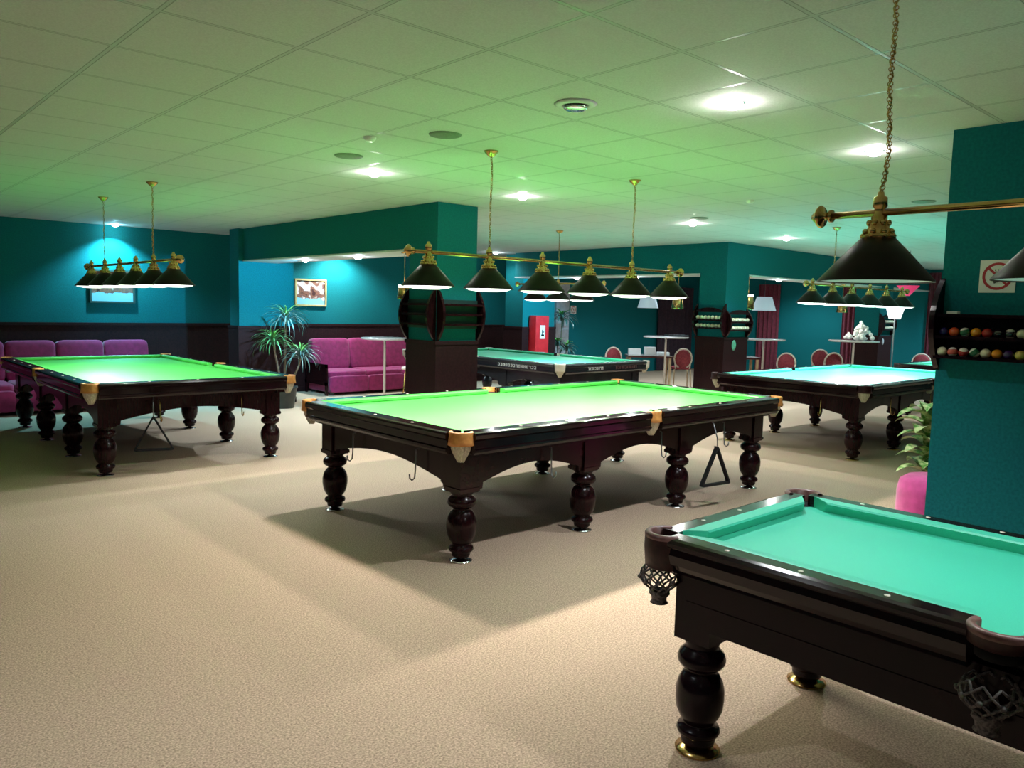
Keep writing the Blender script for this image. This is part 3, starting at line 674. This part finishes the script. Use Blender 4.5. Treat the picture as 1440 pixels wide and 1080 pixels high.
rows = {
    'upper': [('navy', 0, 'dark navy pool ball at the left end'), ('orange_red', 0, 'orange-red pool ball'), ('green', 1, 'green-striped pool ball'), ('orange', 0, 'orange pool ball'), ('crimson', 0, 'crimson pool ball'), ('black', 0, 'black pool ball'), ('black', 1, 'black-striped pool ball'), ('cream', 0, 'cream pool ball'), ('maroon', 0, 'maroon pool ball')],
    'lower': [('cream', 0, 'pale yellow-cream pool ball at the left end'), ('coral', 1, 'coral-striped pool ball'), ('crimson', 1, 'crimson-striped pool ball'), ('green', 1, 'white and green striped tilted pool ball'), ('cream', 0, 'cream pool ball in the middle'), ('orange', 0, 'yellow-orange pool ball'), ('purple', 0, 'dark purple pool ball'), ('yellow', 0, 'pale yellow pool ball near the right'), ('navy', 1, 'navy-striped pool ball at the right end')]}
bm_cache = {}
for rn, z in (('upper', 1.33 + .209), ('lower', 1.33 + .089)):
    for i, (c, st, lab) in enumerate(rows[rn]):
        if (c, st) not in bm_cache: bm_cache[(c, st)] = MB().sphere((0, 0, 0), .0285, 20, 12).mesh('pool_ball', ball_mat('ball_' + c, BC[c], bool(st)))
        o = bpy.data.objects.new('pool_ball', bm_cache[(c, st)]); COL.objects.link(o)
        o.location = (5.199 - .065, RY + .238 - i * .0592, z + .0285); o.rotation_euler = (rnd.uniform(-.3, .3), rnd.uniform(-.3, .3) + (.7 if st and i == 3 else 0), rnd.random() * 6)
        tag(o, lab + ' on the %s shelf of the right rack' % rn, 'pool ball', 'pool balls on the %s shelf' % rn)
tag(obj('chalk_cube', MB().box((0, 0, .011), (.05, .06, .022)), 'paper', None, (5.13, 1.70, 1.669), bevel=.003), 'small pale chalk box on top of the right ball shelf', 'chalk')

# no-smoking signs
def no_smoking(label, loc, rz, s):
    t = thing('no_smoking_sign', label, 'sign', loc, rz)
    obj('sign_board', MB().b2((-s / 2, -.004, -s / 2), (s / 2, 0, s / 2)), 'paper', t)
    b = MB(); R = s * .42; r = s * .34
    b.lathe([(r, -.0055), (R, -.0055), (R, -.004), (r, -.004), (r, -.0055)], seg=40, axis='y', smooth=False)
    a = math.radians(-45); b.box((0, -.005, 0), (r * 2, .002, s * .07), mat=Matrix.Rotation(math.radians(45), 3, 'Y'))
    obj('prohibition_ring', b, 'sign_red', t)
    c = MB(); Rm = Matrix.Rotation(math.radians(-18), 3, 'Y')
    c.box((-s * .05, -.0046, -s * .16), (s * .12, .0012, s * .09), mat=Matrix.Rotation(math.radians(28), 3, 'Y').transposed())
    for q in (-1, 1): c.box((s * .10, -.0046, -s * (.10 + .035 * q)), (s * .22, .001, s * .012), mat=Matrix.Rotation(math.radians(28), 3, 'Y').transposed())
    for k, off in enumerate((0, .08, .16)):
        c.tube([(s * (-.04 + off + .035 * math.sin(q * 1.1)), -.0046, s * (.02 + .04 * q)) for q in range(6)], s * .010, 5)
    obj('cigarette_symbol', c, 'sign_black', t)
no_smoking('square no-smoking sign on the right green column above the ball shelf', (5.199, 1.50, 1.90), -PI / 2, .19)
no_smoking('small far no-smoking sign on the blue wall right of the red cabinet', (14.25, Y1 - .001, 1.64), 0, .20)

# pictures
def picture(label, x, z, w, h, seed, mnt=0.):
    t = thing('framed_picture', label, 'picture', (x, Y1 - .001, z))
    f = .028; b = MB()
    b.b2((-w / 2, -.03, h / 2 - f), (w / 2, 0, h / 2)).b2((-w / 2, -.03, -h / 2), (w / 2, 0, -h / 2 + f)).b2((-w / 2, -.03, -h / 2 + f), (-w / 2 + f, 0, h / 2 - f)).b2((w / 2 - f, -.03, -h / 2 + f), (w / 2, 0, h / 2 - f))
    obj('frame', b, 'photo_frame' if not mnt else 'photo_mat', t)
    obj('photograph', MB().b2((-w / 2 + f, -.012, -h / 2 + f), (w / 2 - f, -.002, h / 2 - f)), photo_mat(seed), t)
picture('pine-framed picture above the magenta sofa by the stub wall', 7.09, 1.84, .64, .50, 3.1)
picture('dark framed picture on the far left wall behind the left lamp', 3.67, 1.83, .66, .52, 8.4, 1)

# ------------------------------------------------------------------ sofas
def cushion_block(w, d, h, r=.05, puff=.02):
    """soft box centred in x,y with base at z=0"""
    b = MB(); n = 8; m = 6
    vs = []; fs = []
    import itertools
    # build as a superellipsoid
    seg, rings = 28, 14
    def sg(v, e): return math.copysign(abs(v) ** e, v)
    for i in range(rings + 1):
        t = -PI / 2 + PI * i / rings
        for k in range(seg):
            a = 2 * PI * k / seg
            vs.append((w / 2 * sg(math.cos(t), .22) * sg(math.cos(a), .22), d / 2 * sg(math.cos(t), .22) * sg(math.sin(a), .22), h / 2 + h / 2 * sg(math.sin(t), .3)))
    fs = [(i * seg + k, i * seg + (k + 1) % seg, (i + 1) * seg + (k + 1) % seg, (i + 1) * seg + k) for i in range(rings) for k in range(seg)]
    return b.add(vs, fs, 0, True)
def sofa(label, x, w, nseg, y=Y1 - .05, arm=False):
    """back towards +y; x = left end"""
    t = thing('sofa', label, 'sofa', (x, y, 0))
    obj('base', MB().b2((0.02, -.86, .05), (w - .02, -.04, .26)), 'magenta', t, bevel=.02)
    fb = MB()
    for fx in (.08, w - .08):
        for fy in (-.8, -.1): fb.b2((fx - .03, fy - .03, 0), (fx + .03, fy + .03, .06))
    obj('foot_frame', fb, 'wood_black', t)
    sw = w / nseg
    for i in range(nseg):
        obj('seat_cushion', cushion_block(sw - .004, .70, .20), 'magenta', t, (sw * (i + .5), -.52, .24))
        o = obj('seat_front', cushion_block(sw - .002, .12, .30), 'magenta', t, (sw * (i + .5), -.86, .05))
        o = obj('back_cushion', cushion_block(sw - .004, .20, .60), 'magenta', t, (sw * (i + .5), -.16, .40)); o.rotation_euler = (-.10, 0, 0)
    if arm:
        for ax in (-.03,):
            b = MB()
            b.b2((ax - .03, -.86, .0), (ax + .0, -.80, .56)).b2((ax - .03, -.12, .0), (ax, -.06, .56)).b2((ax - .03, -.86, .50), (ax, -.06, .56)).b2((ax - .03, -.86, .18), (ax, -.06, .24))
            b.b2((ax - .02, -.80, .24), (ax - .01, -.12, .50))
            obj('arm_frame', b, 'wood', t)
    return t
sofa('magenta velvet sofa under the picture, seen behind the round bar table', 6.98, 2.4, 3, arm=True)
sofa('long magenta bench sofa against the far left wall behind the left table', .20, 3.92, 6)

pf = thing('pouf', 'round magenta pouf at the foot of the right green column', 'pouf', (6.10, 2.06, 0))
obj('seat', MB().lathe([(0, 0.04), (.20, .04), (.235, .08), (.245, .2), (.245, .38), (.23, .455), (.18, .49), (0, .50)], seg=40), 'pink_velvet', pf)
obj('foot', MB().lathe([(.17, 0), (.18, .045), (0, .045)], seg=24, cap0=True), 'wood_black', pf)

# ------------------------------------------------------------------ plants
def strip_leaf(b, base, az, length, width, droop, lift, mi=0, n=9):
    vs = []; d = Vector((math.cos(az), math.sin(az), 0)); s = Vector((-math.sin(az), math.cos(az), 0)); p = Vector(base); el = lift
    st = length / n
    for i in range(n + 1):
        f = i / n; w = width * (math.sin(PI * min(1, f * .9 + .12)) ** .7) if f < 1 else .0005
        vs += [p + s * w / 2 + Vector((0, 0, w * .18)), p, p - s * w / 2 + Vector((0, 0, w * .18))]
        p = p + (d * math.cos(el) + Vector((0, 0, 1)) * math.sin(el)) * st; el -= droop / n
    fs = []
    for i in range(n):
        a = i * 3; fs += [(a, a + 1, a + 4, a + 3), (a + 1, a + 2, a + 5, a + 4)]
    b.add(vs, fs, mi, True)
def leafy_head(c, n, length, width, seed, mat_old, mat_new):
    r = random.Random(seed); b = MB()
    for i in range(n):
        f = i / n
        strip_leaf(b, (c[0] + r.uniform(-.01, .01), c[1] + r.uniform(-.01, .01), c[2] + .10 * (f - .5)), i * 2.4 + r.uniform(-.2, .2), length * r.uniform(.8, 1.1) * (1 - .25 * f), width, 2.5 - 1.0 * f + r.uniform(-.2, .2), .55 + .75 * f, 0 if f < .8 else 1)
    return b
def pot(t, r, h, mat='pot'):
    p = obj('pot', MB().lathe([(r * .72, 0), (r * .75, .01), (r * .98, h * .9), (r * 1.04, h * .92), (r * 1.04, h), (r * .93, h), (r * .9, h * .85)], seg=28, cap0=True), mat, t)
    obj('soil', MB().lathe([(0, h * .88), (r * .92, h * .87)], seg=24), 'soil', p)
pl = thing('potted_dracaena', 'tall dracaena with three drooping heads in front of the bright blue stub wall', 'plant', (5.58, 11.40, 0))
pot(pl, .2, .34)
for i, (dx, dy, z, n, ln) in enumerate(((.03, 0, 1.36, 70, .52), (-.20, -.05, 1.02, 60, .46), (.22, -.12, .80, 70, .48))):
    obj('stem', MB().tube([(dx * .15, dy * .2, .3), (dx * .5, dy * .5, z * .55), (dx * .9, dy, z - .12), (dx, dy, z)], [.02, .018, .015, .013], 8), 'bark', pl)
    obj('foliage', leafy_head((dx, dy, z), n, ln, .020, 11 + i, 0, 0), ['leaf_blue' if i != 1 else 'green_leaf', 'leaf_young'], pl)
pl = thing('potted_dracaena', 'far dracaena by the grey doorpost right of the red cabinet', 'plant', (12.62, 12.25, 0))
pot(pl, .2, .34)
for i, (dx, dy, z, n, ln) in enumerate(((.05, 0, 1.42, 40, .5), (-.14, -.05, .85, 34, .36), (.24, 0, .75, 30, .38))):
    obj('stem', MB().tube([(0, 0, .3), (dx * .6, dy, z * .6), (dx, dy, z)], .014, 8), 'bark', pl)
    obj('foliage', leafy_head((dx, dy, z), n, ln, .045, 31 + i, 0, 0), ['leaf_blue', 'leaf_young'], pl)
pl = thing('potted_dieffenbachia', 'leafy cream-and-green plant beside the right green column', 'plant', (6.64, 2.31, 0))
pot(pl, .15, .3)
b = MB(); r = random.Random(4)
for i in range(26):
    z = .36 + .021 * i; strip_leaf(b, (r.uniform(-.03, .03), r.uniform(-.03, .03), z), i * 2.4, r.uniform(.26, .36), .125, 1.7, .9, 0)
obj('foliage', b, 'leaf_cream', pl)
obj('stem', MB().tube([(0, 0, .25), (.02, .01, .6), (0, 0, .92)], .016, 8), 'green_leaf', pl)

# ------------------------------------------------------------------ bar tables, cafe tables, chairs
def bar_table(label, x, y, r=.36, h=1.1):
    t = thing('bar_table', label, 'bar table', (x, y, 0))
    obj('table_top', MB().lathe([(0, h - .03), (r - .01, h - .03), (r, h - .022), (r, h - .006), (r - .006, h), (0, h)], seg=40), 'tabletop', t)
    obj('pole', MB().lathe([(.022, .03), (.022, h - .05), (.10, h - .035), (.10, h - .03)], seg=16), 'chrome', t)
    obj('base_plate', MB().lathe([(0, 0.001), (.24, 0.001), (.24, .012), (.06, .035), (.03, .05)], seg=28), 'steel', t)
    return t
bar_table('tall round bar table with pale top in front of the magenta sofa', 7.25, 11.12, .40)
bar_table('tall round bar table left of the second column with a dark tray on it', 13.1, 9.7, .46, 1.15)
bar_table('tall round bar table just right of the second column', 15.1, 8.65, .44, 1.13)
bar_table('far tall bar table carrying white flowers', 15.65, 6.98, .48, 1.17)
tag(obj('serving_tray', MB().box((0, 0, .02), (.42, .3, .035)), 'wood_black', None, (13.25, 9.55, 1.15), -.6, bevel=.006), 'flat dark tray on the far bar table left of the second column', 'tray')
fl = thing('flower_arrangement', 'white flower arrangement on the far bar table', 'flowers', (15.66, 6.86, 1.17))
r = random.Random(9); b = MB()
for i in range(60):
    a = r.random() * 6.28; q = r.random(); rad = .30 * q; z = .05 + .30 * (1 - q) * r.uniform(.5, 1.2)
    b.sphere((rad * math.cos(a), rad * math.sin(a), z), r.uniform(.03, .05), 8, 6)
obj('blossoms', b, 'flower', fl)
obj('bowl', MB().lathe([(.05, .001), (.12, .02), (.15, .06), (.14, .06), (.10, .02)], seg=20, cap0=True), 'white', fl)

def cafe_chair(label, x, y, rz, fabric='chair_red'):
    """faces local -y"""
    t = thing('round_back_chair', label, 'chair', (x, y, 0), rz)
    for (lx, ly) in ((-.18, -.18), (.18, -.18), (-.17, .18), (.17, .18)):
        obj('leg', MB().tube([(lx * 1.1, ly * 1.15, 0), (lx, ly, .43)], [.012, .016], 8), 'lightwood', t)
    obj('seat', MB().lathe([(0, .43), (.20, .43), (.215, .45), (.21, .475), (.17, .49), (0, .492)], seg=28), fabric, t)
    rim = MB().tube([(.185 * math.cos(a), .19 + .02 * math.sin(a), .66 + .21 * math.sin(a)) for a in [2 * PI * k / 28 for k in range(29)]], .018, 8)
    rim.tube([(-.15, .18, .44), (-.165, .185, .56)], .014, 8).tube([(.15, .18, .44), (.165, .185, .56)], .014, 8)
    obj('back_frame', rim, 'cream', t)
    pad = MB().lathe([(0, -.022), (.15, -.016), (.172, 0), (.15, .016), (0, .022)], seg=28, axis='y')
    o = obj('backrest', pad, fabric, t, (0, .19, .66)); o.scale = (1, 1, 1.14)
    return t
cafe_chair('burgundy round-back chair left of the small cafe table beyond the black table', 12.62, 10.55, -.87 + .5)
cafe_chair('magenta-red round-back chair right of the small cafe table by the bar table', 14.05, 9.98, -.75 + PI, 'chair_red')
cafe_chair('red round-back chair behind the turquoise table, right of the second column', 14.60, 7.90, -1.35)
cafe_chair('slim side-on magenta chair against the blue wall in the distance', 17.1, 8.4, .3 - PI / 2)
cafe_chair('dark burgundy chair left of the far bar table with flowers', 16.3, 7.75, PI * .75)
cafe_chair('far chair with pale rim right of the third column', 17.9, 6.5, -PI / 2 + .3)
def cafe_table(label, x, y, rz, w=.9, d=.6, h=.72):
    t = thing('cafe_table', label, 'cafe table', (x, y, 0), rz)
    obj('table_top', MB().box((0, 0, h - .03), (w, d, .04)), 'wood_red', t, bevel=.005)
    obj('table_cloth', MB().box((0, 0, h - .005), (w * .98, d * .98, .008)), 'tabletop', t)
    for sx in (-1, 1):
        for sy in (-1, 1): obj('leg', MB().box((sx * (w / 2 - .05), sy * (d / 2 - .05), (h - .05) / 2), (.05, .05, h - .05)), 'lightwood', t)
cafe_table('small wooden cafe table with folded napkins beyond the black table', 13.45, 10.4, -.74, .95, .5)
cafe_table('small cafe table with pale top right of the second column', 15.1, 9.35, -.74, 1.0, .55)
for i, (x, y, w, h, lab) in enumerate(((13.22, 10.60, .26, .13, 'left pale napkin holder on the small cafe table'), (13.47, 10.38, .24, .17, 'tall white napkin box on the small cafe table'), (13.68, 10.19, .26, .07, 'low white folded cloth on the small cafe table'))):
    tag(obj('napkin_box', MB().box((0, 0, h / 2), (w, .12, h)), 'white', None, (x, y, .72), -.74, bevel=.01), lab, 'napkins')
bt = thing('water_jug', 'small clear blue jug on the cafe table right of the second column', 'jug', (14.85, 9.55, .72))
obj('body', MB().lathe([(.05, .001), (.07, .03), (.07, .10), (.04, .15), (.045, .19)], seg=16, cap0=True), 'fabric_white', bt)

# bar stool by the sofa table
st = thing('bar_stool', 'thin metal stool frame beside the first column wainscot', 'stool', (6.72, 9.55, 0))
for a in (.4, 2.0, 3.5, 5.1): obj('leg', MB().tube([(.20 * math.cos(a), .20 * math.sin(a), 0), (.12 * math.cos(a), .12 * math.sin(a), .70)], .011, 8), 'brass', st)
obj('seat', MB().lathe([(0, .70), (.16, .70), (.17, .715), (.16, .74), (0, .745)], seg=24), 'cream', st)

# ------------------------------------------------------------------ hanging and wall lamps
def pendant(label, x, y, z, r0, r1, h, mat, top=BZ - .02, ring=None):
    t = thing('pendant_lamp', label, 'pendant lamp', (x, y, z))
    obj('lamp_shade', MB().lathe([(r1, 0), (r0, h), (r0 - .004, h), (r1 - .005, 0), (r1, 0)], seg=28), mat, t)
    obj('shade_ring', MB().lathe([(0, h - .004), (r0, h - .001)], seg=28), mat, t)
    obj('cord', MB().tube([(0, 0, h), (0, 0, top - z)], .004, 6), 'wood_black', t)
    return t
pendant('pale blue pendant shade in front of the dark doorway left of the second column', 13.3, 10.35, 1.72, .15, .22, .24, 'fabric_white', CZ)
pendant('pale blue pendant shade right of the second column by the brass lamp', 14.6, 8.4, 1.72, .15, .24, .28, 'fabric_white', CZ)
pk = pendant('bright pink upturned shade behind the right lamp bar', 13.95, 5.36, 2.02, .18, .03, .17, 'pink', CZ)
fl2 = thing('floor_lamp', 'lit white floor lamp behind the right lamp bar', 'floor lamp', (15.35, 6.10, 0))
obj('pole', MB().tube([(0, 0, .02), (0, 0, 1.7)], .012, 8), 'steel', fl2)
obj('base_plate', MB().lathe([(0, .001), (.14, .001), (.14, .02), (.02, .03)], seg=20), 'steel', fl2)
obj('lamp_shade', MB().lathe([(.10, 1.62), (.17, 1.86), (.165, 1.86), (.095, 1.62)], seg=28), 'fabric_bright', fl2)
def bracket_lamp(label, x, y, z, r=.075, h=.19, top=BZ - .02):
    t = thing('brass_lantern', label, 'hanging lantern', (x, y, z))
    obj('body', MB().lathe([(r, 0), (r * 1.05, .02), (r * .9, h * .5), (r * .8, h * .85), (r * .5, h), (.0, h + .005)], seg=24), 'brass', t)
    obj('glass', MB().lathe([(0, .006), (r * .8, .004)], seg=20), 'glow', t)
    obj('glass_band', MB().lathe([(r * .86, h - .035), (r * .87, h - .005)], seg=24), 'glow', t)
    obj('rod', MB().tube([(0, 0, h), (0, 0, top - z)], .005, 6), 'brass', t)
    obj('ceiling_plate', MB().lathe([(.0, top - z - .02), (.04, top - z - .015), (.045, top - z - .001)], seg=16), 'brass', t)
    l = bpy.data.lights.new('lantern_bulb', 'POINT'); l.energy = 2.2; l.color = (.95, 1, .85); l.shadow_soft_size = .04
    lo = bpy.data.objects.new('lantern_bulb', l); COL.objects.link(lo); lo.parent = t; lo.location = (0, 0, -.06)
bracket_lamp('small brass lantern at the left edge of the first column', 5.30, 7.72, 1.72, .085, .17)
bracket_lamp('small brass lantern behind the right end of the central lamp', 11.02, 7.95, 1.70, .10, .22)
bracket_lamp('small brass lantern hanging beside the front rack of the second column', 11.82, 7.10, 1.72, .10, .25)
bracket_lamp('far small lantern left of the third column', 15.3, 7.1, 1.72, .10, .2)

# ------------------------------------------------------------------ fire cabinet, curtains, door
fc = thing('fire_cabinet', 'red fire hose cabinet with white plaque against the far stub wall', 'fire cabinet', (11.57, 11.86, 0))
obj('body', MB().b2((-.19, -.11, .55), (.19, .11, 1.50)), 'red', fc, bevel=.012)
obj('stand', MB().b2((-.18, -.08, 0), (.18, .08, .55)), 'wood_black', fc)
obj('plaque', MB().b2((-.075, -.116, 1.02), (.075, -.111, 1.30)), 'paper', fc, bevel=.002)
pb = MB().b2((-.04, -.118, 1.08), (.045, -.1165, 1.11)).b2((-.02, -.118, 1.11), (0, -.1165, 1.21)).b2((0, -.118, 1.15), (.045, -.1165, 1.17))
obj('plaque_mark', pb, 'wood_black', fc)
def curtain(label, p, q, z0, z1, mat, waves=6, amp=.04):
    p, q = Vector((*p, 0)), Vector((*q, 0)); d = (q - p); ln = d.length; d.normalize(); nrm = Vector((-d.y, d.x, 0)); n = waves * 10
    b = MB(); vs = []; fs = []
    for sgn in (0, 1):
        for i in range(n + 1):
            s = i / n; o = p + d * ln * s + nrm * (amp * math.sin(s * waves * 2 * PI) + .012 * sgn)
            for j in range(7):
                z = z0 + (z1 - z0) * j / 6; vs.append((o.x, o.y, z))
    m = (n + 1) * 7
    for i in range(n):
        for j in range(6):
            a = i * 7 + j; fs += [(a, a + 1, a + 8, a + 7), (m + a, m + a + 7, m + a + 8, m + a + 1)]
    b.add(vs, fs, 0, True)
    return tag(obj('curtain', b, mat), label, 'curtain')
XE = X1 - .08
curtain('dark plum curtain filling the doorway behind the first bar table', (17.6, Y1 - .08), (19.2, Y1 - .08), .02, 2.35, 'curtain_dark', 9)
curtain('burgundy curtain just right of the second column pendant', (XE, 11.35), (XE, 10.72), .02, 2.45, 'curtain', 5)
curtain('burgundy curtain left of the white flowers', (XE, 9.0), (XE, 8.35), .02, 2.45, 'curtain', 6)
curtain('plum curtain right of the third column', (XE, 7.0), (XE, 6.75), .02, 2.7, 'curtain', 3)

# ------------------------------------------------------------------ light, camera, view
W = bpy.data.worlds.new('world'); S.world = W; W.use_nodes = True
W.node_tree.nodes['Background'].inputs[0].default_value = (.02, .03, .035, 1)
W.node_tree.nodes['Background'].inputs[1].default_value = 1
# added ceiling spots, out of view, to light the hall behind the camera
for x, y in ((.3, 2.4), (-1.4, -1.2)):
    t = thing('ceiling_spotlight', 'added ceiling light outside the picture', 'ceiling light', (x, y, CZ), 0, 'added lights outside the picture')
    obj('trim_ring', dl_ring, None, t, (0, 0, -.001)); obj('lens', dl_disc, None, t, (0, 0, -.001))
    s = spot((0, 0, -.042), 30, 110); s.parent = t

f, yaw, pitch, roll, h = 1098.0388, .74045204, .0967195, .0248166, 1.64398
fw = Vector((math.sin(yaw) * math.cos(pitch), math.cos(yaw) * math.cos(pitch), -math.sin(pitch)))
r0 = Vector((math.cos(yaw), -math.sin(yaw), 0)); u0 = r0.cross(fw)
rr = math.cos(roll) * r0 + math.sin(roll) * u0; uu = -math.sin(roll) * r0 + math.cos(roll) * u0
cd = bpy.data.cameras.new('camera'); cam = bpy.data.objects.new('camera', cd); COL.objects.link(cam)
cam.matrix_world = Matrix(((rr.x, uu.x, -fw.x, 0), (rr.y, uu.y, -fw.y, 0), (rr.z, uu.z, -fw.z, h), (0, 0, 0, 1)))
cd.sensor_width = 36; cd.lens = f / 1440 * 36; cd.clip_end = 100; cd.clip_start = .05
S.camera = cam
S.view_settings.view_transform = 'Standard'; S.view_settings.look = 'None'; S.view_settings.gamma = 1; S.view_settings.exposure = 2.27
try: S.view_settings.use_curve_mapping = False
except Exception: pass
c = S.cycles
c.use_denoising = True
try: c.denoiser = 'OPENIMAGEDENOISE'
except Exception: pass
c.max_bounces = 8; c.diffuse_bounces = 5; c.glossy_bounces = 3; c.sample_clamp_indirect = 6
